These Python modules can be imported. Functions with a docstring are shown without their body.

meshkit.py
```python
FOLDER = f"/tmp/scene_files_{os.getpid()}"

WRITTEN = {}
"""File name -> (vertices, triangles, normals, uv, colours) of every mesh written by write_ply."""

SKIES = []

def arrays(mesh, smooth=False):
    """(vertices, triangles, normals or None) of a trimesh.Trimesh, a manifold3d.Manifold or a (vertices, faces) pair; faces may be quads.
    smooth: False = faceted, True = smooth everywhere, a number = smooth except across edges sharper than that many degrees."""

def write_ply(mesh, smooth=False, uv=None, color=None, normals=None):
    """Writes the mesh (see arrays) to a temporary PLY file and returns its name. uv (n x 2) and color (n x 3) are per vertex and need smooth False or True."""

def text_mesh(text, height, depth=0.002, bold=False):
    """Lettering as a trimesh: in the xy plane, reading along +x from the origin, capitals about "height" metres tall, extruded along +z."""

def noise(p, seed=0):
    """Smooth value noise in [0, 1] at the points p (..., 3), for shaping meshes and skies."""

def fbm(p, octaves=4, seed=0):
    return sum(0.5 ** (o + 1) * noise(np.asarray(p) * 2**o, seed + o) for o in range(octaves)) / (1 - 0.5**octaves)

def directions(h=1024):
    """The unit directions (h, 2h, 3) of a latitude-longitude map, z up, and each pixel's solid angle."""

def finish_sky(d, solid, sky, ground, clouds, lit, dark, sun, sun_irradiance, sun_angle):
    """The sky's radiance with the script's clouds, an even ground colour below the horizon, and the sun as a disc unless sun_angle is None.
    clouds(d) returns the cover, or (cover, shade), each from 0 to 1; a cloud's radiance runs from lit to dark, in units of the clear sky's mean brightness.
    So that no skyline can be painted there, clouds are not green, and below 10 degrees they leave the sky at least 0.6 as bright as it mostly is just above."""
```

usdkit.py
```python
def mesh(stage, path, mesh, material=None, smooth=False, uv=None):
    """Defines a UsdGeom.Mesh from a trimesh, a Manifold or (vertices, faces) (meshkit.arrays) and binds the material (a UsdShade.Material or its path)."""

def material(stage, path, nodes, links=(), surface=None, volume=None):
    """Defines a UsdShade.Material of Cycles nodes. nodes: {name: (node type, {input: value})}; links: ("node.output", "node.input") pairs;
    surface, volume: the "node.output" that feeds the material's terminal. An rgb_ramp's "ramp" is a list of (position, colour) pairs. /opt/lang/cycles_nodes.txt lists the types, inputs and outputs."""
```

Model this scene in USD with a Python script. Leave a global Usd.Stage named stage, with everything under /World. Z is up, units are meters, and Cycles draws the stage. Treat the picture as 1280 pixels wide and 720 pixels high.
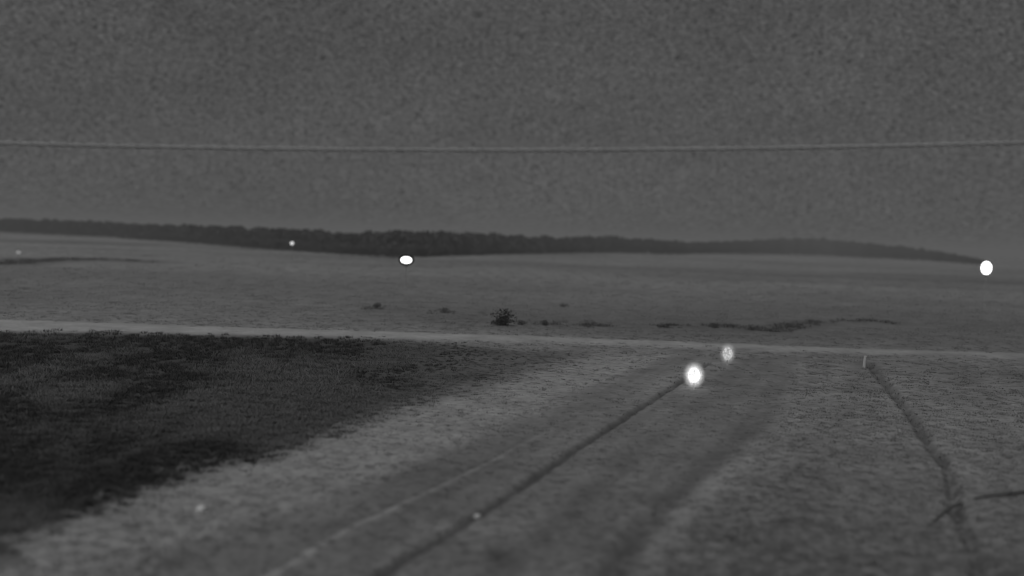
import math
import numpy as np
import trimesh
import usdkit
import meshkit
from pxr import Gf, Sdf, Usd, UsdGeom, UsdLux, UsdShade, Vt

stage = Usd.Stage.CreateInMemory()
UsdGeom.SetStageUpAxis(stage, UsdGeom.Tokens.z)
UsdGeom.SetStageMetersPerUnit(stage, 1.0)
UsdGeom.Xform.Define(stage, '/World')
stage.SetDefaultPrim(stage.GetPrimAtPath('/World'))
UsdGeom.Scope.Define(stage, '/World/Looks')
rng = np.random.default_rng(7)

# ------------------------------------------------------------------ camera
EYE = 4.5                                   # metres above the field
FOV = math.radians(50.0)
FPX = 640.0 / math.tan(FOV / 2)             # focal length in pixels of a 1280 wide picture
ROLL = 0.033                                # the horizon drops to the right
PITCH = math.atan((360 - 299) / FPX)
EXPOSURE = 0.06
fwd = np.array([0, math.cos(PITCH), -math.sin(PITCH)])
r0 = np.array([1.0, 0, 0])
u0 = np.cross(r0, fwd)
right = math.cos(ROLL) * r0 + math.sin(ROLL) * u0
up = np.cross(right, fwd)
cam = UsdGeom.Camera.Define(stage, '/World/camera')
M = Gf.Matrix4d(*right, 0, *up, 0, *(-fwd), 0, 0, 0, EYE, 1)
cam.AddTransformOp().Set(M)
cam.CreateHorizontalApertureAttr(36.0)
cam.CreateVerticalApertureAttr(36.0 * 9 / 16)
FOCAL = 18.0 / math.tan(FOV / 2)
cam.CreateFocalLengthAttr(FOCAL)
cam.CreateClippingRangeAttr(Gf.Vec2f(0.1, 20000))
cam.CreateFStopAttr(FOCAL / 165.0)           # wide open night lens
cam.CreateFocusDistanceAttr(38.0)
cam.CreateExposureAttr(EXPOSURE)

# ------------------------------------------------------------------ sky and sun
SUN_EL, SUN_AZ = math.radians(62), math.radians(-150)      # azimuth from +y towards +x
sd = np.array([math.sin(SUN_AZ) * math.cos(SUN_EL), math.cos(SUN_AZ) * math.cos(SUN_EL), math.sin(SUN_EL)])
SKY_STRENGTH = 0.05
sky_mat = usdkit.material(stage, '/World/Looks/night_overcast', {
    'tc': ('texture_coordinate', {}),
    'sky': ('sky_texture', {'sky_type': 'single_scattering', 'sun_disc': False, 'sun_elevation': SUN_EL, 'sun_rotation': SUN_AZ}),
    'bw': ('rgb_to_bw', {}),
    'broad': ('mapping', {'scale': (3.0, 3.0, 9.0)}),
    'n1': ('noise_texture', {'scale': 1.6, 'detail': 4, 'roughness': 0.6}),
    'm1': ('map_range', {'from_min': 0.25, 'from_max': 0.75, 'to_min': 0.94, 'to_max': 1.36}),
    'finemap': ('mapping', {'scale': (1.0, 1.0, 2.3)}),
    'n2': ('noise_texture', {'scale': 270, 'detail': 2, 'roughness': 0.95}),
    'm2': ('map_range', {'from_min': 0.25, 'from_max': 0.75, 'to_min': -0.35, 'to_max': 2.35}),
    'mul': ('math', {'math_type': 'multiply'}),
    'cloud': ('mix', {'mix_type': 'mix', 'fac': 0.9}),
    'b': ('background_shader', {'strength': SKY_STRENGTH}),
}, [('tc.generated', 'broad.vector'), ('broad.vector', 'n1.vector'), ('n1.fac', 'm1.value'),
    ('tc.generated', 'finemap.vector'), ('finemap.vector', 'n2.vector'), ('n2.fac', 'm2.value'),
    ('m1.result', 'mul.value1'), ('m2.result', 'mul.value2'),
    ('sky.color', 'bw.color'), ('bw.val', 'cloud.color1'), ('mul.value', 'cloud.color2'),
    ('cloud.color', 'b.color')], surface='b.background')
dome = UsdLux.DomeLight.Define(stage, '/World/sky')
UsdShade.MaterialBindingAPI.Apply(dome.GetPrim()).Bind(sky_mat)
dome.GetPrim().SetCustomDataByKey('kind', 'structure')
sun = UsdLux.DistantLight.Define(stage, '/World/sun')
sun.CreateIntensityAttr(0.25)
sun.CreateAngleAttr(25.0)
sun.CreateNormalizeAttr(True)
sun.CreateColorAttr(Gf.Vec3f(1, 1, 1))
zax = Gf.Vec3d(*sd)
sun.AddTransformOp().Set(Gf.Matrix4d().SetRotate(Gf.Rotation(Gf.Vec3d(0, 0, 1), zax)))

# ------------------------------------------------------------------ helpers
used = {}


def numbered(parent, name):
    k = used.get((parent, name), -1) + 1
    used[(parent, name)] = k
    return name if k == 0 else f'{name}_{k:03d}'


def path_of(parent):
    return '/World' if parent is None else str(parent.GetPath())


def tag(p, label=None, cat=None, group=None, kind=None):
    for k, v in (('label', label), ('category', cat), ('group', group), ('kind', kind)):
        if v:
            p.SetCustomDataByKey(k, v)
    return p


def obj(name, mesh, mat, parent=None, smooth=False, loc=None):
    pp = path_of(parent)
    m = usdkit.mesh(stage, f'{pp}/{numbered(pp, name)}', mesh, mat, smooth=smooth)
    if loc is not None:
        UsdGeom.Xformable(m).AddTranslateOp().Set(Gf.Vec3d(*map(float, loc)))
    return m.GetPrim()


def thing(name, loc, label, cat, group=None, rotz=0.0):
    x = UsdGeom.Xform.Define(stage, '/World/' + numbered('/World', name))
    x.AddTranslateOp().Set(Gf.Vec3d(*map(float, loc)))
    x.AddRotateZOp().Set(float(rotz))
    return tag(x.GetPrim(), label, cat, group)


def ray(px, py):
    d = fwd + (px - 640) / FPX * right - (py - 360) / FPX * up
    return d


def flat(px, py):
    d = ray(px, py)
    t = EYE / -d[2]
    return np.array([d[0] * t, d[1] * t])


def at_depth(px, py, depth):
    d = ray(px, py)
    t = depth / d[1]
    return np.array([0, 0, EYE]) + d * t


def poly_dist(P, line):
    """distance of points P (n,2) to a polyline and the parameter 0..1 along it"""
    line = np.asarray(line, float)
    best = np.full(len(P), 1e9)
    par = np.zeros(len(P))
    n = len(line) - 1
    for i in range(n):
        a, b = line[i], line[i + 1]
        ab = b - a
        t = np.clip(((P - a) @ ab) / max(ab @ ab, 1e-12), 0, 1)
        d = np.linalg.norm(P - (a + t[:, None] * ab), axis=1)
        k = d < best
        best[k] = d[k]
        par[k] = (i + t[k]) / n
    return best, par


def inside(P, poly):
    poly = np.asarray(poly)
    c = np.zeros(len(P), bool)
    x, y = P[:, 0], P[:, 1]
    j = len(poly) - 1
    for i in range(len(poly)):
        xi, yi = poly[i]
        xj, yj = poly[j]
        hit = ((yi > y) != (yj > y)) & (x < (xj - xi) * (y - yi) / (yj - yi + 1e-15) + xi)
        c ^= hit
        j = i
    return c


def signed(P, poly):
    d, _ = poly_dist(P, np.vstack([poly, poly[:1]]))
    return np.where(inside(P, poly), d, -d)


def dense(pts, n=8):
    """smooth polyline through pixel points, then down to the ground plane"""
    from scipy.interpolate import PchipInterpolator
    pts = np.asarray(pts, float)
    s = np.r_[0, np.cumsum(np.linalg.norm(np.diff(pts, axis=0), axis=1))]
    q = np.linspace(0, s[-1], n * (len(pts) - 1) + 1)
    return np.array([flat(a, b) for a, b in zip(PchipInterpolator(s, pts[:, 0])(q), PchipInterpolator(s, pts[:, 1])(q))])


def poly(pts):
    out = []
    for a, b in zip(pts, pts[1:] + pts[:1]):
        for t in np.linspace(0, 1, 6)[:-1]:
            out.append(flat(a[0] + (b[0] - a[0]) * t, a[1] + (b[1] - a[1]) * t))
    return np.array(out)


def sstep(x):
    x = np.clip(x, 0, 1)
    return x * x * (3 - 2 * x)


# ------------------------------------------------------------------ lie of the land
RUT_A = dense([(400, 772), (470, 720), (600, 640), (720, 560), (830, 490), (884, 454)])
RUT_B = dense([(735, 760), (772, 705), (815, 645), (880, 585), (935, 535), (965, 500), (988, 466)])
RUT_C = dense([(640, 770), (745, 660), (850, 570), (905, 515), (925, 478)])
BERM = dense([(290, 745), (340, 720), (440, 660), (560, 603), (700, 530)])
DITCH = dense([(1086, 452), (1094, 462), (1140, 520), (1165, 560), (1186, 590), (1196, 640), (1214, 680), (1224, 740)])
ARC = dense([(905, 407), (945, 411), (966, 414), (1000, 405.5), (1040, 402), (1080, 401), (1118, 405)])
FURROW = dense([(0, 330), (90, 324), (186, 327)])
STRIPE = dense([(775, 745), (830, 670), (880, 615), (940, 560), (1000, 510)])
SCRUB = poly([(-140, 412), (0, 417), (200, 417), (400, 420), (520, 428), (640, 436), (745, 444), (700, 455), (620, 478), (480, 512),
              (300, 572), (120, 625), (0, 672), (-140, 740)])
VERGE = poly([(745, 444), (840, 444), (740, 480), (600, 545), (470, 600), (330, 650), (150, 720), (60, 760), (-160, 800), (-140, 740),
              (0, 680), (120, 630), (300, 575), (480, 515), (620, 480), (700, 456)])
TRACK = poly([(842, 445), (1000, 446), (985, 500), (960, 545), (900, 610), (850, 680), (810, 790), (20, 810), (330, 652), (470, 602), (600, 546), (740, 482)])
ROAD = poly([(-300, 389), (0, 400), (640, 420.5), (1280, 443.5), (1500, 451), (1500, 456), (1280, 449), (640, 428), (0, 413), (-300, 404)])


def height(P):
    x, y = P[:, 0], P[:, 1]
    r = np.hypot(x, y)
    q = np.stack([x, y, 0 * x], 1)
    z = 0.11 * (meshkit.fbm(q * 0.09, 4, 1) - 0.5) * np.clip(r / 40, 0.4, 1) + 0.05 * (meshkit.fbm(q * 0.9, 3, 2) - 0.5)
    z += 1.2 * (meshkit.fbm(q * 0.006, 3, 5) - 0.5) * sstep((r - 140) / 500)
    return z


def carve(P):
    """depth changes made by wheels and water, and how strongly each mark shows"""
    m = {}
    n = meshkit.fbm(np.c_[P * 1.3, 0 * P[:, 0]], 3, 9) - 0.5
    n2 = meshkit.fbm(np.c_[P * 5.0, 0 * P[:, 0]], 3, 19) - 0.5
    far = np.hypot(P[:, 0], P[:, 1])
    d, t = poly_dist(P, RUT_A)
    m['rut_a'] = np.exp(-((d + 0.12 * n2) / 0.10) ** 2)
    d2, t2 = poly_dist(P, RUT_B)
    m['rut_b'] = np.exp(-((d2 + 0.35 * n + .1 * n2) / (0.17 + 0.38 * t2)) ** 2) * np.clip(0.95 + 1.5 * n2, 0.4, 1) * (1.0 - 0.45 * t2) * np.clip(1.02 - t2, 0, 1) ** 0.3
    d3, t3 = poly_dist(P, RUT_C)
    m['rut_c'] = np.exp(-((d3 + 0.5 * n) / 0.35) ** 2) * 0.3
    d4, t4 = poly_dist(P, BERM)
    m['berm'] = np.exp(-((d4 + 0.03 * n2) / 0.075) ** 2) * (1 - t4) ** 0.5
    d5, t5 = poly_dist(P, DITCH)
    m['ditch'] = np.exp(-((d5 + 0.2 * n + .12 * n2) / (0.175 - 0.09 * t5)) ** 2) * np.clip(0.9 + 1.8 * n2 + 0.8 * n, 0.25, 1) * np.clip(1.5 - 0.95 * t5, 0, 1)
    d6, t6 = poly_dist(P, ARC)
    m['arc'] = np.exp(-((d6 + 0.8 * n) / 1.7) ** 2) * np.clip(1.5 - t6, 0, 1) * (0.7 + .3 * sstep((t6 - .3) / .15)) * np.clip(0.85 + 0.9 * n, 0.3, 1)
    d7, t7 = poly_dist(P, FURROW)
    m['furrow'] = np.exp(-((d7 + 3 * n) / 4.5) ** 2)
    m['scrub'] = sstep(0.5 + (signed(P, SCRUB) + 0.7 * n + .6 * n2) / (0.05 * far + 0.7))
    m['verge'] = sstep(0.5 + (signed(P, VERGE) + 0.8 * n) / (0.03 * far + 0.3))
    m['track'] = sstep(0.5 + (signed(P, TRACK) + 0.5 * n) / 0.8)
    m['road'] = sstep(0.5 + (signed(P, ROAD) + 0.7 * n) / 2.0)
    z = -0.10 * m['rut_a'] - 0.10 * m['rut_b'] - 0.04 * m['rut_c'] + 0.035 * m['berm'] - 0.24 * m['ditch'] - 0.03 * m['arc'] - 0.03 * m['furrow'] + 0.06 * m['road']
    return z, m


def ground_z(xy):
    P = np.atleast_2d(xy)
    return height(P) + carve(P)[0]


def on_ground(px, py):
    d = ray(px, py)
    z = 0.0
    for _ in range(12):
        t = (EYE - z) / -d[2]
        z = float(ground_z(np.array([d[0] * t, d[1] * t]))[0])
    return np.array([d[0] * t, d[1] * t, z])


# ------------------------------------------------------------------ materials
def soil(name, lo, hi, rough=0.95, bump=0.4):
    """albedo comes from the sheet's own tone (kind of soil and plant cover) and is broken up by grain"""
    return usdkit.material(stage, '/World/Looks/' + name, {
        'a': ('attribute', {'attribute': 'tone'}),
        'g': ('geometry', {}),
        'n1': ('noise_texture', {'scale': 4.0, 'detail': 7, 'roughness': 0.85}),
        'n2': ('noise_texture', {'scale': 0.55, 'detail': 5, 'roughness': 0.65}),
        'm1': ('map_range', {'from_min': 0.25, 'from_max': 0.75, 'to_min': lo, 'to_max': hi}),
        'm2': ('map_range', {'from_min': 0.25, 'from_max': 0.75, 'to_min': 0.74, 'to_max': 1.26}),
        'x': ('math', {'math_type': 'multiply'}), 'y': ('math', {'math_type': 'multiply'}),
        'bu': ('bump', {'strength': bump, 'distance': 0.03}),
        'p': ('principled_bsdf', {'roughness': rough, 'specular_ior_level': 0.1}),
    }, [('g.position', 'n1.vector'), ('g.position', 'n2.vector'), ('n1.fac', 'm1.value'), ('n2.fac', 'm2.value'),
        ('m1.result', 'x.value1'), ('m2.result', 'x.value2'), ('x.value', 'y.value1'), ('a.fac', 'y.value2'),
        ('n1.fac', 'bu.height'), ('bu.normal', 'p.normal'), ('y.value', 'p.base_color')], surface='p.BSDF')


def plain(name, c, rough=0.8, spread=0.25, scale=6.0, leaf=0.0):
    nodes = {
        'tc': ('texture_coordinate', {}), 'oi': ('object_info', {}),
        'n': ('noise_texture', {'scale': scale, 'detail': 4, 'roughness': 0.65}),
        'm': ('map_range', {'from_min': 0.25, 'from_max': 0.75, 'to_min': c * (1 - spread), 'to_max': c * (1 + spread)}),
        'r': ('map_range', {'from_min': 0, 'from_max': 1, 'to_min': 0.75, 'to_max': 1.25}),
        'x': ('math', {'math_type': 'multiply'}),
        'p': ('principled_bsdf', {'roughness': rough, 'specular_ior_level': 0.2}),
    }
    links = [('tc.object', 'n.vector'), ('n.fac', 'm.value'), ('oi.random', 'r.value'), ('m.result', 'x.value1'), ('r.result', 'x.value2'), ('x.value', 'p.base_color')]
    surf = 'p.BSDF'
    if leaf:
        nodes['t'] = ('translucent_bsdf', {})
        nodes['mx'] = ('mix_closure', {'fac': leaf})
        links += [('x.value', 't.color'), ('p.BSDF', 'mx.closure1'), ('t.BSDF', 'mx.closure2')]
        surf = 'mx.closure'
    return usdkit.material(stage, '/World/Looks/' + name, nodes, links, surface=surf)


def lit(name, strength):
    return usdkit.material(stage, '/World/Looks/' + name, {
        'e': ('emission', {'color': (1, 1, 1), 'strength': strength})}, [], surface='e.emission')


def mottled(name, strength, scale):
    """a lit globe with its emission mottled by noise"""
    return usdkit.material(stage, '/World/Looks/' + name, {
        'tc': ('texture_coordinate', {}), 'n': ('noise_texture', {'scale': scale, 'detail': 3, 'roughness': 0.8}),
        'm': ('map_range', {'from_min': 0.3, 'from_max': 0.7, 'to_min': 0.1 * strength, 'to_max': 1.9 * strength}),
        'e': ('emission', {'color': (1, 1, 1)})}, [('tc.object', 'n.vector'), ('n.fac', 'm.value'), ('m.result', 'e.strength')], surface='e.emission')


def glow_volume(name, r, strength):
    """emissive volume added around a lamp to imitate its fuzzy glow, strongest at the bulb"""
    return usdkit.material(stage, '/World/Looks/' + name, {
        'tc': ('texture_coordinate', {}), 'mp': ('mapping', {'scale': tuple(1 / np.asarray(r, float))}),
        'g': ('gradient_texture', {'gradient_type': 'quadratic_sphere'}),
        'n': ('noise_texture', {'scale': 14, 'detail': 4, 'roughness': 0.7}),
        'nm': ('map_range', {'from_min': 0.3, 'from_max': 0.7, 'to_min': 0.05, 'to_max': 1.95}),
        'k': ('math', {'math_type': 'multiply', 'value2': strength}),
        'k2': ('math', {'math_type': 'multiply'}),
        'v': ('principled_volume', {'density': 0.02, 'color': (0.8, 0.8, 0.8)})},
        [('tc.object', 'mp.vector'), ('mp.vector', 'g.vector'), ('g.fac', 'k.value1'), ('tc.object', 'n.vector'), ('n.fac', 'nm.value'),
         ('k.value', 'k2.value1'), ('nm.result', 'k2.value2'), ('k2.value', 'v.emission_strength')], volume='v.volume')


field_m = soil('field_grass', 0.42, 1.58)
dirt_m = soil('packed_dirt', 0.55, 1.45)
road_m = soil('pale_gravel', 0.7, 1.3)
mud_m = soil('damp_mud', 0.75, 1.25, rough=0.85)
dry_m = plain('dry_grass_blade', 0.30, leaf=0.45)
near_m = plain('worn_grass_blade', 0.215, leaf=0.45)
scrub_m = plain('dark_scrub_leaf', 0.045, leaf=0.15)
scrub2_m = plain('dull_scrub_leaf', 0.13, leaf=0.15)
sedge_m = plain('dark_sedge_blade', 0.17, leaf=0.35)
scrub4_m = plain('pale_scrub_leaf', 0.17, leaf=0.2)
scrub3_m = plain('mixed_scrub_leaf', 0.078, leaf=0.15)
under_m = plain('undergrowth_leaf', 0.13, leaf=0.25)
wood_m = plain('woodland_leaf', 0.10, leaf=0.15)
faint_m = plain('faint_bush_leaf', 0.15, leaf=0.3)
bush_m = plain('bush_leaf', 0.06, leaf=0.15)
bark_m = plain('bark', 0.09)
timber_m = plain('weathered_timber', 0.10, scale=12)
cable_m = plain('pale_cable', 0.36, spread=0.12)
stone_m = plain('pale_stone', 0.8, spread=0.12)
post_m = plain('pale_post', 0.62, spread=0.12)
black_m = plain('black_housing', 0.02, rough=0.5)
grey_m = plain('galvanised_pole', 0.42, rough=0.6)
concrete_m = plain('concrete', 0.35)

# ------------------------------------------------------------------ ground: one sheet, cut along the edges of track, road and ditch
FH = FPX * EYE
dy = np.r_[np.linspace(1100, 470, 40), np.linspace(466, 96, 250), np.geomspace(95, 1.6, 110)]
rad = FH / dy
th_in = np.arange(-0.53, 0.53, 0.0017)
th_out = np.linspace(0.53, 2 * math.pi - 0.53, 110)[:-1]
th = np.r_[th_in, th_out]
nr, nt = len(rad), len(th)
R, T = np.meshgrid(rad, th, indexing='ij')
P = np.stack([R * np.sin(T), R * np.cos(T)], -1).reshape(-1, 2)
zc, mk = carve(P)
Z = height(P) + zc
V = np.c_[P, Z]
i, j = np.meshgrid(np.arange(nr - 1), np.arange(nt), indexing='ij')
a = i * nt + j
b = i * nt + (j + 1) % nt
c = (i + 1) * nt + (j + 1) % nt
d = (i + 1) * nt + j
F = np.stack([a, d, c, a, c, b], -1).reshape(-1, 3)
hub = len(V)
V = np.vstack([V, [0, 0, 0.0]])
F = np.vstack([F, np.c_[np.full(nt, hub), np.arange(nt), (np.arange(nt) + 1) % nt]])
fn = np.cross(V[F[:, 1]] - V[F[:, 0]], V[F[:, 2]] - V[F[:, 0]])
fn[fn[:, 2] < 0] *= 1
flip = fn[:, 2] < 0
F[flip] = F[flip][:, ::-1]
fn[flip] *= -1
N = np.zeros_like(V)
for k in range(3):
    np.add.at(N, F[:, k], fn)
N /= np.maximum(np.linalg.norm(N, axis=1, keepdims=True), 1e-12)

q3 = np.c_[P, 0 * P[:, 0]]
broad = meshkit.fbm(q3 * 0.05, 4, 31) - 0.5
patch = meshkit.fbm(q3 * np.array([0.012, 0.03, 1]), 4, 32) - 0.5
dist0 = np.hypot(P[:, 0], P[:, 1])
side = P[:, 0] / np.maximum(P[:, 1], 1)
td = flat(884, 454) - flat(470, 720)
td /= np.linalg.norm(td)
across, along = P @ np.array([td[1], -td[0]]), P @ td
streak = meshkit.fbm(np.c_[across * 1.5, along * 0.05, 0 * along], 4, 51) - 0.5
tone = 0.27 - 0.025 * (1 - sstep((dist0 - 46) / 6)) - 0.015 * sstep((side + 0.05) / 0.4) + 0.16 * broad + 0.2 * patch
tone = tone + 0.10 * streak * (dist0 < 48)


def blend(t, k, v):
    return t * (1 - k) + v * k


tone = blend(tone, mk['verge'], 0.335 + 0.06 * broad)
tone = blend(tone, mk['track'] * 0.85, 0.215 + 0.10 * broad + 0.16 * streak)
tone = blend(tone, mk['berm'] * 0.8, 0.42)
xr = sstep((P[:, 0] + 25) / 60)
tone = blend(tone, mk['road'], 0.42 - 0.08 * xr)
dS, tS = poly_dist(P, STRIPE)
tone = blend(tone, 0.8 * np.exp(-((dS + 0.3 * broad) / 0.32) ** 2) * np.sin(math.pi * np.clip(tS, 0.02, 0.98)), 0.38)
tone = blend(tone, np.clip(mk['rut_a'], 0, 1) * 0.9, 0.10)
tone = blend(tone, np.clip(mk['rut_b'], 0, 1), 0.085)
tone = blend(tone, np.clip(mk['rut_c'], 0, 1) * 0.8, 0.15)
tone = blend(tone, np.clip(mk['ditch'], 0, 1) * 0.9, 0.095)
tone = blend(tone, np.clip(mk['arc'], 0, 1) * 0.9, 0.11)
tone = blend(tone, np.clip(mk['furrow'], 0, 1) * 0.9, 0.10)
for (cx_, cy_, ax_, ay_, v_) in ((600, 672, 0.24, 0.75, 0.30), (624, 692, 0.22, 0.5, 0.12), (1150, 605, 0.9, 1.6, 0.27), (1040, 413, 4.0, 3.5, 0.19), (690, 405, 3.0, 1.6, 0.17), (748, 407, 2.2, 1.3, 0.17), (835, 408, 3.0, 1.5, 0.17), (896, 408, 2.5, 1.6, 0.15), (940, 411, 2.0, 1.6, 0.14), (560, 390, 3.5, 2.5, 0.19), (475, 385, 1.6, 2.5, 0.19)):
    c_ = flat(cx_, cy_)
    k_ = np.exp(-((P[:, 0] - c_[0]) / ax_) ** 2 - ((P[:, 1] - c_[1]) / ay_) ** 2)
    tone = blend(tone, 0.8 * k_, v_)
fade = 1 - 0.38 * sstep((P[:, 0] / np.maximum(P[:, 1], 1) + 0.19) / 0.27)
tone = blend(tone, mk['scrub'] * (1 - mk['road']) * fade, 0.075)
tone = np.r_[tone, 0.27]


def sheet(name, sel, mat, parent=None):
    f = F[sel]
    idx, inv = np.unique(f, return_inverse=True)
    pp = path_of(parent)
    m = UsdGeom.Mesh.Define(stage, f'{pp}/{numbered(pp, name)}')
    m.CreatePointsAttr(Vt.Vec3fArray.FromNumpy(V[idx].astype(np.float32)))
    m.CreateFaceVertexCountsAttr(Vt.IntArray.FromNumpy(np.full(len(f), 3, np.int32)))
    m.CreateFaceVertexIndicesAttr(Vt.IntArray.FromNumpy(inv.astype(np.int32).ravel()))
    m.CreateSubdivisionSchemeAttr('none')
    m.CreateNormalsAttr(Vt.Vec3fArray.FromNumpy(N[idx].astype(np.float32)))
    m.SetNormalsInterpolation('vertex')
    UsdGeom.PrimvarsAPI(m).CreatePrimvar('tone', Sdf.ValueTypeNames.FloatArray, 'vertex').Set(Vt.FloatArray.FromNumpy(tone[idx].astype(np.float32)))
    UsdShade.MaterialBindingAPI.Apply(m.GetPrim()).Bind(mat)
    return m.GetPrim()


mk = {k: np.r_[v, 0.0] for k, v in mk.items()}
fm = {k: v[F].mean(1) for k, v in mk.items()}
road_s = fm['road'] > 0.5
ditch_s = (fm['ditch'] > 0.45) & ~road_s
arc_s = (fm['arc'] > 0.45) & ~road_s & ~ditch_s
fur_s = (fm['furrow'] > 0.45)
track_s = (fm['track'] > 0.5) & ~road_s & ~ditch_s
rut_a_s = track_s & (fm['rut_a'] > 0.45)
rut_b_s = track_s & (fm['rut_b'] > 0.4) & ~rut_a_s
track_only = track_s & ~rut_a_s & ~rut_b_s
tag(sheet('ground', ~(road_s | ditch_s | arc_s | fur_s | track_s), field_m), 'flat pale grassy field reaching to the dark wood', kind='structure')
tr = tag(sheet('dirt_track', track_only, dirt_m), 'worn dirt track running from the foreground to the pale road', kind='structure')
tag(sheet('wheel_rut', rut_a_s, mud_m, tr), 'narrow straight dark rut')
tag(sheet('wheel_rut', rut_b_s, mud_m, tr), 'broad blurred dark rut on the right')
tag(sheet('gravel_road', road_s, road_m), 'pale gravel road crossing the whole view behind the dark scrub', kind='structure')
tag(sheet('drainage_ditch', ditch_s, mud_m), 'dark winding ditch in the right foreground', kind='structure')
tag(sheet('drainage_ditch', arc_s, mud_m), 'dark curved ditch just beyond the pale road', kind='structure')
tag(sheet('drainage_ditch', fur_s, mud_m), 'thin dark furrow in the far left field', kind='structure')


# ------------------------------------------------------------------ plants
def tuft(n, h, spread, w, seed, lean=0.5):
    g = np.random.default_rng(seed)
    vs, fs = [], []
    for k in range(n):
        a = g.uniform(0, 2 * math.pi)
        rr = spread * math.sqrt(g.uniform())
        base = np.array([rr * math.cos(a), rr * math.sin(a), -0.02])
        b = g.uniform(0, 2 * math.pi)
        out = np.array([math.cos(b), math.sin(b), 0])
        side = np.array([-math.sin(b), math.cos(b), 0]) * w * g.uniform(0.7, 1.3)
        hh = h * g.uniform(0.5, 1.1)
        mid = base + out * lean * hh * 0.3 + [0, 0, hh * 0.6]
        tip = base + out * lean * hh * g.uniform(0.6, 1.2) + [0, 0, hh]
        o = len(vs)
        vs += [base - side, base + side, mid - side * .7, mid + side * .7, tip]
        fs += [[o, o + 1, o + 3], [o, o + 3, o + 2], [o + 2, o + 3, o + 4]]
    return np.array(vs), np.array(fs)


def leaf_crown(n, rx, ry, rz, zc, leaf, seed, lumps=7):
    """leaf faces gathered in clumps through an uneven crown"""
    g = np.random.default_rng(seed)
    cl = g.normal(size=(lumps, 3))
    cl = cl / np.linalg.norm(cl, axis=1, keepdims=True) * g.uniform(0.15, 0.75, (lumps, 1))
    cs = g.uniform(0.25, 0.5, lumps)
    k = g.integers(0, lumps, n)
    p = g.normal(size=(n, 3))
    p = p / np.linalg.norm(p, axis=1, keepdims=True) * g.uniform(0.35, 1, (n, 1)) ** 0.5
    p = cl[k] + p * cs[k][:, None]
    p = p * [rx, ry, rz] + [0, 0, zc]
    u = g.normal(size=(n, 3))
    u /= np.linalg.norm(u, axis=1, keepdims=True)
    w = np.cross(u, g.normal(size=(n, 3)))
    w /= np.linalg.norm(w, axis=1, keepdims=True)
    s = leaf * g.uniform(0.6, 1.4, (n, 1))
    v = np.stack([p - u * s, p + w * s * 0.55, p + u * s, p - w * s * 0.55], 1).reshape(-1, 3)
    o = np.arange(n)[:, None] * 4
    f = np.vstack([o + [0, 1, 2], o + [0, 2, 3]])
    v[:, 2] = np.maximum(v[:, 2], 0.01)
    return v, f


def limb(pts, radii, sides=6):
    pts = np.asarray(pts, float)
    vs, fs = [], []
    for k, (p, r) in enumerate(zip(pts, radii)):
        t = pts[min(k + 1, len(pts) - 1)] - pts[max(k - 1, 0)]
        t = t / np.linalg.norm(t)
        a = np.cross(t, [0, 0, 1.0]) if abs(t[2]) < 0.9 else np.cross(t, [1.0, 0, 0])
        a /= np.linalg.norm(a)
        b = np.cross(t, a)
        for s in range(sides):
            w = 2 * math.pi * s / sides
            vs.append(p + r * (math.cos(w) * a + math.sin(w) * b))
    for k in range(len(pts) - 1):
        for s in range(sides):
            x, y = k * sides + s, k * sides + (s + 1) % sides
            fs += [[x, y, y + sides], [x, y + sides, x + sides]]
    for base, rev in ((0, True), ((len(pts) - 1) * sides, False)):
        for s in range(1, sides - 1):
            f = [base, base + s, base + s + 1]
            fs.append(f[::-1] if rev else f)
    return np.array(vs), np.array(fs)


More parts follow.
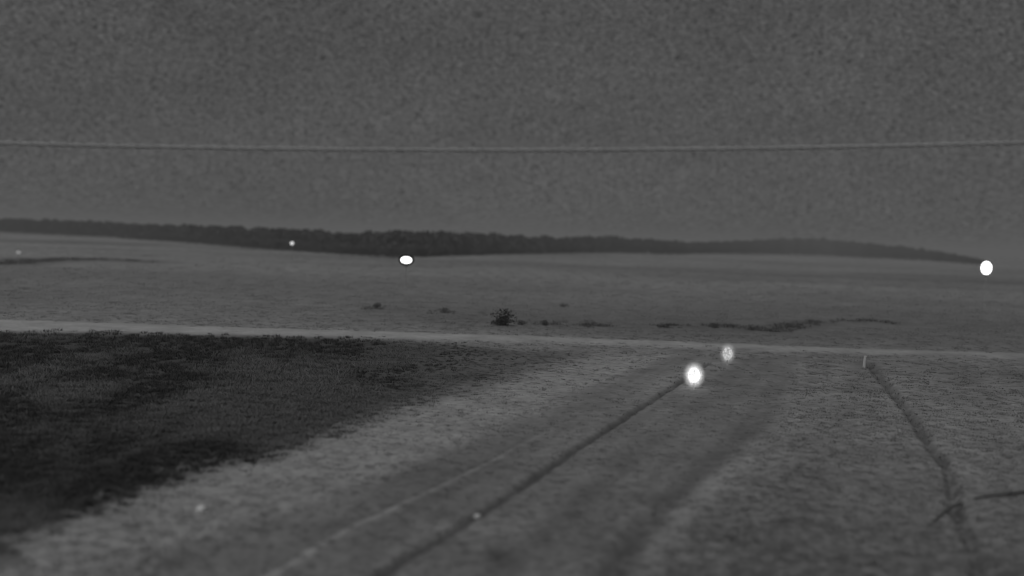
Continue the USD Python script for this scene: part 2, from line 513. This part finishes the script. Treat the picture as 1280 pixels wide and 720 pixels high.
def join(*ms):
    vs, fs, n = [], [], 0
    for v, f in ms:
        vs.append(v)
        fs.append(np.asarray(f) + n)
        n += len(v)
    return np.vstack(vs), np.vstack(fs)


def instancer(name, label, protos, pos, idx, scale, yaw):
    x = UsdGeom.PointInstancer.Define(stage, '/World/' + name)
    rel = x.CreatePrototypesRel()
    for k, parts in enumerate(protos):
        root = UsdGeom.Xform.Define(stage, f'/World/{name}/kinds/kind_{"abcdefghij"[k]}')
        for nm, mesh, mat in parts:
            usdkit.mesh(stage, f'{root.GetPath()}/{nm}', mesh, mat)
        rel.AddTarget(root.GetPath())
    n = len(pos)
    x.CreateProtoIndicesAttr(Vt.IntArray.FromNumpy(np.asarray(idx, np.int32)))
    x.CreatePositionsAttr(Vt.Vec3fArray.FromNumpy(np.asarray(pos, np.float32)))
    x.CreateScalesAttr(Vt.Vec3fArray.FromNumpy(np.asarray(scale, np.float32)))
    x.CreateOrientationsAttr(Vt.QuathArray([Gf.Quath(float(math.cos(t / 2)), 0, 0, float(math.sin(t / 2))) for t in yaw]))
    return tag(x.GetPrim(), label, kind='stuff')


def wedge(n, r1, r2, half=0.50):
    # even in the picture's distance scale: more per metre close by
    dyy = rng.uniform(FH / r2, FH / r1, n)
    r = FH / dyy
    t = rng.uniform(-half, half, n)
    return np.stack([r * np.sin(t), r * np.cos(t)], 1), r


# grass of the near field and verge
XY, rr = wedge(42000, 13.5, 62)
zz, gm = carve(XY)
keep = rng.uniform(size=len(XY)) < (1 - gm['scrub']) * (1 - gm['road']) * (1 - 0.75 * gm['track']) * (1 - 0.55 * gm['verge']) * (1 - np.clip(gm['ditch'] + gm['rut_a'] + gm['rut_b'] + 6 * gm['arc'], 0, 1))
XY, rr, zz = XY[keep], rr[keep], zz[keep]
pos = np.c_[XY, height(XY) + zz]
s = rng.uniform(0.5, 1.15, len(pos)) * np.clip(rr / 30, 0.75, 1.4)
instancer('dry_grass', 'short pale dry grass over the near field', [[('blades', tuft(16, 0.065, 0.12, 0.007, 40 + k, 1.3), near_m)] for k in range(4)],
          pos, rng.integers(0, 4, len(pos)), np.c_[s, s, s], rng.uniform(0, 6.28, len(pos)))

# dark scrub on the left: heather-like tufts, blacker and duller patches, thinning out to the right
XY, rr = wedge(75000, 13, 52, 0.56)
zz, gm = carve(XY)
clump = meshkit.fbm(np.c_[XY * np.array([0.5, 0.2]), 0 * rr], 5, 77)
su = XY[:, 0] / XY[:, 1]
thin = 1 - 0.6 * sstep((su + 0.06) / 0.2)
keep = (rng.uniform(size=len(XY)) < gm['scrub'] * (1 - gm['road']) * thin) & (rng.uniform(size=len(XY)) < 0.45 + 0.8 * clump)
XY, rr, zz, clump, su = XY[keep], rr[keep], zz[keep], clump[keep], su[keep]
pos = np.c_[XY, height(XY) + zz]
s = rng.uniform(0.6, 1.25, len(pos)) * np.clip(rr / 28, 0.8, 1.4) * (1 - 0.55 * sstep((su + 0.2) / 0.2))
dull = np.digitize(clump + rng.normal(0, 0.045, len(pos)) - 0.09 * sstep((rr - 38) / 8) + 0.22 * sstep((su + 0.22) / 0.22), [0.47, 0.535, 0.6])
kinds = [[('stalks', tuft(22, 0.11, 0.14, 0.008, 60 + k, 1.3), (scrub_m, scrub3_m, scrub2_m, scrub4_m)[k // 2])] for k in range(8)]
instancer('dark_scrub', 'dark low scrub filling the left foreground below the pale road', kinds, pos, rng.integers(0, 2, len(pos)) + 2 * dull, np.c_[s, s, s], rng.uniform(0, 6.28, len(pos)))

# dark sedge along the curved ditch, the far furrow and between the bushes
sp = []
g = np.random.default_rng(17)
for line, wid, cnt in ((ARC, 0.9, 200), (FURROW, 2.0, 110)):
    seg = np.r_[0, np.cumsum(np.linalg.norm(np.diff(line, axis=0), axis=1))]
    q = g.uniform(0, seg[-1], cnt)
    pts = np.c_[np.interp(q, seg, line[:, 0]), np.interp(q, seg, line[:, 1])] + g.normal(0, wid * 0.5, (cnt, 2))
    sp.append(pts[g.uniform(size=cnt) < 1.1 * meshkit.fbm(np.c_[pts * 0.35, 0 * q], 3, 23) + 0.2])
for px, py, sx, sy, cnt in ((684, 405, 1.2, 1.2, 12), (745, 407, 1.0, 1.0, 18), (838, 408, 1.2, 1.2, 14), (896, 408, 1.2, 1.2, 22), (934, 411, 1.2, 1.0, 12), (560, 391, 1.8, 1.6, 10), (475, 386, 0.8, 1.4, 8)):
    sp.append(flat(px, py) + g.normal(0, 1, (cnt, 2)) * [sx * 0.5, sy * 0.5])
sp = np.vstack(sp)
ss = g.uniform(0.8, 1.5, len(sp)) * np.clip(np.hypot(sp[:, 0], sp[:, 1]) / 62, 1, 2.2)
instancer('dark_sedge', 'dark sedge along the curved ditch and the far furrow beyond the pale road', [[('stalks', tuft(20, 0.15, 0.22, 0.012, 160 + k, 1.1), sedge_m)] for k in range(3)],
          np.c_[sp, ground_z(sp)], g.integers(0, 3, len(sp)), np.c_[ss, ss, ss], g.uniform(0, 6.28, len(sp)))

# coarse tufts over the far field
XY, rr = wedge(16000, 62, 420)
zz, gm = carve(XY)
keep = (gm['road'] < 0.3) & (gm['arc'] < 0.04) & (gm['furrow'] < 0.04)
XY, rr, zz = XY[keep], rr[keep], zz[keep]
pos = np.c_[XY, height(XY) + zz]
s = rng.uniform(0.6, 1.3, len(pos)) * np.clip(rr / 70, 0.9, 2.2)
instancer('far_grass', 'pale rough grass over the far field beyond the pale road', [[('blades', tuft(14, 0.06, 0.32, 0.02, 90 + k, 1.6), dry_m)] for k in range(3)],
          pos, rng.integers(0, 3, len(pos)), np.c_[s, s, s], rng.uniform(0, 6.28, len(pos)))

# the dark wood along the horizon: base line and top line as surveyed
WX = np.array([-160, 0, 150, 300, 430, 520, 620, 700, 760, 830, 880, 960, 1030, 1100, 1160, 1215, 1240])
WB = np.array([286, 290, 297, 308, 317, 321, 318, 317, 316, 318, 318, 318, 319, 323, 326, 331, 333])
WT = np.array([268, 272, 277, 281, 287, 286, 289, 294, 292, 299, 301, 297, 297, 304, 311, 321, 329])
pos, scl, idx = [], [], []
for px in np.arange(-160, 1238, 2.0):
    pb, pt = np.interp(px, WX, WB), np.interp(px, WX, WT)
    base = flat(px, pb)
    dist = np.linalg.norm(base)
    hgt = (pb - pt) / FPX * dist
    for row in range(3):
        k = 1 + row * rng.uniform(0.01, 0.05)
        p = base * k + rng.normal(0, 0.6, 2)
        front = (row == 0 and px < 700)
        pale = front or rng.uniform() < (px - 1090) / 110
        h = hgt * rng.uniform(0.74, 1.06) * (rng.uniform(0.35, 0.6) if front else 1.0)
        z = float(height(p[None])[0]) - 0.05
        pos.append([*p, z])
        w = h * rng.uniform(0.75, 1.1) * (1 if hgt < 7 else 0.85)
        scl.append([w, w, max(h - z, 0.4)])
        idx.append(rng.integers(0, 5) + 5 * int(pale))
kinds = []
for k in range(10):
    tr_ = limb([[0, 0, -.02], [0.01, 0, 0.2], [0.0, 0.02, 0.5]], [0.03, 0.024, 0.012])
    br = [limb([[0, 0, 0.25 + .05 * q], [0.12 * math.cos(q * 2.1 + k), 0.12 * math.sin(q * 2.1 + k), 0.45 + .06 * q]], [0.013, 0.006], 5) for q in range(4)]
    kinds.append([('trunk', join(tr_, *br), bark_m), ('crown', leaf_crown(420, 0.5, 0.5, 0.44, 0.5, 0.075, 200 + k, 11), (wood_m, under_m)[k // 5])])
instancer('far_wood', 'dark belt of trees along the horizon behind the field', kinds, pos, idx, scl, rng.uniform(0, 6.28, len(pos)))

# low hedge at the foot of the wood, its left half
line = [(150, 299), (240, 305), (340, 313), (430, 319), (500, 324)]
parts = []
org = on_ground(340, 313)
g = np.random.default_rng(5)
for px in np.arange(150, 500, 1.6):
    py = np.interp(px, [p[0] for p in line], [p[1] for p in line])
    p = flat(px, py)
    h = 4.2 / FPX * np.linalg.norm(p) * g.uniform(0.7, 1.2)
    v, f = leaf_crown(26, h * 0.8, h * 0.8, h * 0.5, h * 0.5, h * 0.18, int(px * 10), 4)
    parts.append((v + [p[0] - org[0], p[1] - org[1], float(height(p[None])[0]) - org[2]], f))
hd = thing('hedge', org, 'thin dark hedge slanting along the foot of the far wood', 'hedge')
obj('foliage', join(*parts), wood_m, hd)

# separate bushes beyond the pale road
BUSH = [(471, 386, 9, 11, 'faint small dark bush left of the others, far behind the scrub'),
        (556, 391, 7, 12, 'low faint dark bush left of the darkest bush'),
        (628, 407, 19, 22, 'darkest and tallest bush just beyond the pale road'),
        (652, 406, 6, 12, 'low dark bush touching the right of the tallest bush'),
        (681, 407, 7, 9, 'small round bush right of the tallest bush beyond the pale road'),
        (735, 409, 9, 24, 'wide low dark bush beyond the middle of the pale road'),
        (833, 410, 6, 16, 'faint flat bush behind the road above the large round light'),
        (893, 410, 8, 12, 'small dark bush just above the upright dim light'),
        (940, 413, 8, 22, 'flat dark bush at the left end of the curved ditch'),
        (705, 384, 5, 12, 'faint low bush in the field above the wide low bush')]
for n, (px, py, hp, wp, lab) in enumerate(BUSH):
    p = on_ground(px, py)
    dist = np.linalg.norm(p[:2])
    h, w = 1.25 * hp / FPX * dist, 1.35 * wp / FPX * dist
    t = thing('bush', p, lab, 'bush')
    cnt = 900 if n == 2 else 260
    obj('foliage', leaf_crown(cnt, w * 0.62, w * 0.45, h * 0.6, h * 0.36, 0.05 if n == 2 else 0.034, 300 + n, 16), bush_m if n == 2 else faint_m, t)
    obj('stem', join(*[limb([[0.02 * q, 0, -0.03], [0.1 * w * math.cos(q * 2), 0.1 * w * math.sin(q * 2), 0.3 * h], [0.25 * w * math.cos(q * 2), .25 * w * math.sin(q * 2), 0.7 * h]], [0.012, 0.01, 0.004], 5) for q in range(4)]), bark_m, t)


# ------------------------------------------------------------------ lamps
def ball(r, sub=3):
    m = trimesh.creation.icosphere(sub, 1.0)
    m.apply_scale(r)
    return m


def rod(r, z0, z1, r2=None, n=14):
    return limb([[0, 0, z0], [0, 0, (z0 + z1) / 2], [0, 0, z1]], [r, ((r2 or r) + r) / 2, r2 or r], n)


def globe_lamp(px, py_base, py_mid, rx_px, rz_px, label, strength, glow, core):
    p = on_ground(px, py_base)
    dist = p[1]
    zc = at_depth(px, py_mid, dist)[2] - p[2]
    rx, rz = rx_px / FPX * dist, rz_px / FPX * dist
    t = thing('ground_lamp', p, label, 'lamp', 'glowing lamps standing along the dirt track')
    obj('base', rod(0.05, -0.02, 0.03, 0.04), grey_m, t)
    obj('stem', rod(0.025, 0.03, zc - rz * core), grey_m, t)
    k = f'{len(used)}'
    b = ball((rx * core, rx * core, rz * core))
    obj('bulb', b, mottled('lamp_light_' + k, strength, 16), t, smooth=True, loc=(0, 0, zc))
    obj('lit_mist', ball((rx, rx, rz)), glow_volume('lamp_mist_' + k, (rx, rx, rz), glow), t, smooth=True, loc=(0, 0, zc))  # added emissive volume that draws the soft glow around the bulb
    return t


globe_lamp(867, 486, 469, 16, 20, 'large brilliant white round lamp on the dirt track', 0.9, 7.5, 0.46)
globe_lamp(909, 456, 442, 12, 16, 'smaller dim upright oval lamp just below the pale road', 0.40, 3.0, 0.48)


def pole_lamp(px, py, depth, label, build):
    c = at_depth(px, py, depth)
    gz = float(ground_z(c[:2])[0])
    t = thing('pole_lamp', (c[0], c[1], gz), label, 'lamp', 'distant lamps on poles across the field')
    z = c[2] - gz
    obj('foot', rod(0.14, -0.03, 0.10, 0.11), concrete_m, t)
    build(t, z, depth / FPX)
    return t


white_hot = lit('floodlight_lens', 3.0)


def oval_flood(t, z, px):
    rx, rz = 7.1 * px, 4.4 * px
    obj('pole', rod(0.028, 0.1, z - rz - 0.1), grey_m, t)
    a = np.linspace(0, 2 * math.pi, 48, endpoint=False)
    se = lambda w, k: (np.sign(np.cos(a)) * np.abs(np.cos(a)) ** k, np.sign(np.sin(a)) * np.abs(np.sin(a)) ** k)
    from shapely.geometry import Polygon
    cx, cz = se(a, 0.95)
    o = 2.6 * px
    outer = Polygon(np.c_[cx * (rx + o), cz * (rz + o)])
    inner = Polygon(np.c_[cx * rx, cz * rz])
    up_ = trimesh.transformations.rotation_matrix(math.pi / 2, [1, 0, 0])

    def slab(pg, depth, y):
        m = trimesh.creation.extrude_polygon(pg, depth, engine='earcut')
        m.apply_transform(up_)                   # now thick along -y
        m.apply_translation([0, y, z])
        return m
    obj('bezel', slab(outer.difference(inner.buffer(-0.01)), 0.16, 0.0), black_m, t)
    obj('housing', slab(outer.buffer(-0.02), 0.30, 0.32), black_m, t)
    obj('lens', slab(inner, 0.05, -0.06), white_hot, t)
    obj('bracket', join(rod(0.06, z - rz - o - 0.12, z - rz - o + 0.03)), black_m, t)


def round_flood(t, z, px):
    rx, rz = 6.6 * px, 8.3 * px
    obj('pole', rod(0.03, 0.1, z - rz), grey_m, t)
    obj('bulb', ball((rx, rx * .7, rz)), white_hot, t, smooth=True, loc=(0, 0, z))
    obj('lit_mist', ball((rx * 1.6, rx * 1.6, rz * 1.5)), glow_volume('round_flood_mist', (rx * 1.6, rx * 1.6, rz * 1.5), 0.12), t, smooth=True, loc=(0, 0, z))  # emissive volume added to give the light a fuzzy edge
    obj('bracket', rod(0.08, z - rz - .12, z - rz + 0.04), black_m, t)


def small_lamp(size, strength):
    def make(t, z, px):
        r = size * px
        obj('pole', rod(0.025, 0.1, z - r), grey_m, t)
        obj('bulb', ball((r, r, r), 2), lit('small_lamp_%d' % int(strength * 100), strength), t, smooth=True, loc=(0, 0, z))
        obj('cap', rod(r * 1.2, z + r * 0.8, z + r * 1.1, r * 0.6), black_m, t)
    return make


pole_lamp(508, 325, 95, 'wide oval white floodlight with a black rim in front of the far wood', oval_flood)
pole_lamp(1233, 335, 95, 'upright oval white lamp at the far right end of the far wood', round_flood)
pole_lamp(365, 304, 150, 'tiny bright lamp against the dark left part of the far wood', small_lamp(2.4, 0.8))
pole_lamp(23, 315, 120, 'tiny dim lamp at the left edge of the far field', small_lamp(3.0, 0.22))


# ------------------------------------------------------------------ stones, post, rail, branch
def stone(px, py, rpx, label, seed, flatness=0.8):
    p = on_ground(px, py)
    r = rpx / FPX * p[1]
    m = trimesh.creation.icosphere(3, 1.0)
    v = np.array(m.vertices)
    v = v * (0.8 + 0.4 * meshkit.fbm(v * 1.7 + seed, 3, seed))[:, None] * [r, r * .9, r * flatness]
    o = obj('stone', (v, m.faces), stone_m, None, smooth=40, loc=(p[0], p[1], p[2] + r * 0.55))
    return tag(o, label, 'stone')


stone(251, 640, 6.0, 'pale rounded stone on the light verge beside the dark scrub', 3)
stone(597, 649, 5.0, 'small bright pale stone lying across the straight dark rut', 4)
p = on_ground(1080, 459)
t = thing('marker_post', p, 'short pale marker post at the head of the winding ditch', 'post')
hh = 14 / FPX * p[1]
obj('post', trimesh.Trimesh(*limb([[0, 0, -0.05], [0.01, 0, hh * .5], [0.03, 0, hh - .03]], [0.06, 0.055, 0.05], 8)), post_m, t)
obj('cap', limb([[0.03, 0, hh - 0.028], [0.03, 0, hh + .01]], [0.06, 0.045], 8), post_m, t)

a, b = on_ground(1218, 626), on_ground(1330, 612)
a[2] += 0.05
b[2] += 0.06
t = thing('fallen_rail', a, 'dark timber rail lying in the grass at the right edge', 'rail')
k = [a * 0 + (b - a) * q + [0, 0, 0.004 * math.sin(9 * q)] for q in np.linspace(0, 1, 9)]
obj('timber', limb(k, [0.014, 0.02, 0.023, 0.025, 0.027, 0.028, 0.028, 0.03, 0.03], 8), timber_m, t)
obj('knot', limb([k[3] + [0, 0, 0.0], k[3] + [0.03, -0.03, 0.05]], [0.018, 0.009], 6), timber_m, t)

a, b = on_ground(1203, 634), on_ground(1160, 655)
t = thing('fallen_branch', a, 'short dark fallen branch across the winding ditch', 'branch')
k = [(b - a) * q + [0, 0.05 * math.sin(5 * q), 0.03 + 0.02 * math.sin(4 * q)] for q in np.linspace(0, 1, 7)]
obj('bough', limb(k, [0.02, 0.03, 0.028, 0.022, 0.018, 0.012, 0.006], 7), bark_m, t)
for q, tip in ((2, [-0.12, 0.16, 0.07]), (4, [-0.16, -0.10, 0.05]), (1, [0.12, 0.05, 0.12])):
    obj('twig', limb([k[q], k[q] + tip], [0.012, 0.004], 5), bark_m, t)

# ------------------------------------------------------------------ overhead cable and its two poles, outside the picture
D = 20.0
w = [at_depth(px, py, D) for px, py in ((0, 179.5), (300, 184.5), (640, 188), (960, 186), (1280, 178))]
cx = np.array([q[0] for q in w])
cz = np.array([q[2] for q in w])
cf = np.polyfit(cx, cz, 2)
X0, X1 = -14.5, 15.0
xs = np.linspace(X0, X1, 900)
strands = []
for ph in (0, 2.09, 4.19):
    ang = xs * 20 + ph
    strands.append(limb(np.c_[xs, D + 0.017 * np.cos(ang), np.polyval(cf, xs) + 0.017 * np.sin(ang)], np.full(len(xs), 0.022), 6))
cab = thing('overhead_cable', (0, 0, 0), 'pale sagging overhead cable across the sky', 'cable')
for s_ in strands:
    obj('strand', s_, cable_m, cab, smooth=60)
for x in (X0, X1):
    top = float(np.polyval(cf, x))
    gz = float(ground_z(np.array([x, D]))[0])
    t = thing('utility_pole', (x, D + 0.13, gz), 'timber utility pole at the ' + ('left' if x < 0 else 'right') + ' end of the overhead cable', 'pole', 'poles that carry the overhead cable')
    obj('shaft', limb([[0, 0, -0.3], [0, 0, 3.5], [0, 0, top - gz + 0.35]], [0.13, 0.115, 0.095], 14), timber_m, t, smooth=40)
    obj('clamp', limb([[0, -0.08, top - gz], [0, -0.16, top - gz]], [0.04, 0.04], 8), black_m, t)

# ------------------------------------------------------------------ damp night air
HAZE = 0.0010
air = usdkit.material(stage, '/World/Looks/damp_air', {'v': ('principled_volume', {'density': HAZE, 'color': (0.85, 0.85, 0.85)})}, [], volume='v.volume')
bx = trimesh.creation.box([8400, 8400, 22.0])
bx.apply_translation([0, 0, 8.0])
tag(obj('haze', bx, air), 'thin grey night mist over the whole field', kind='stuff')
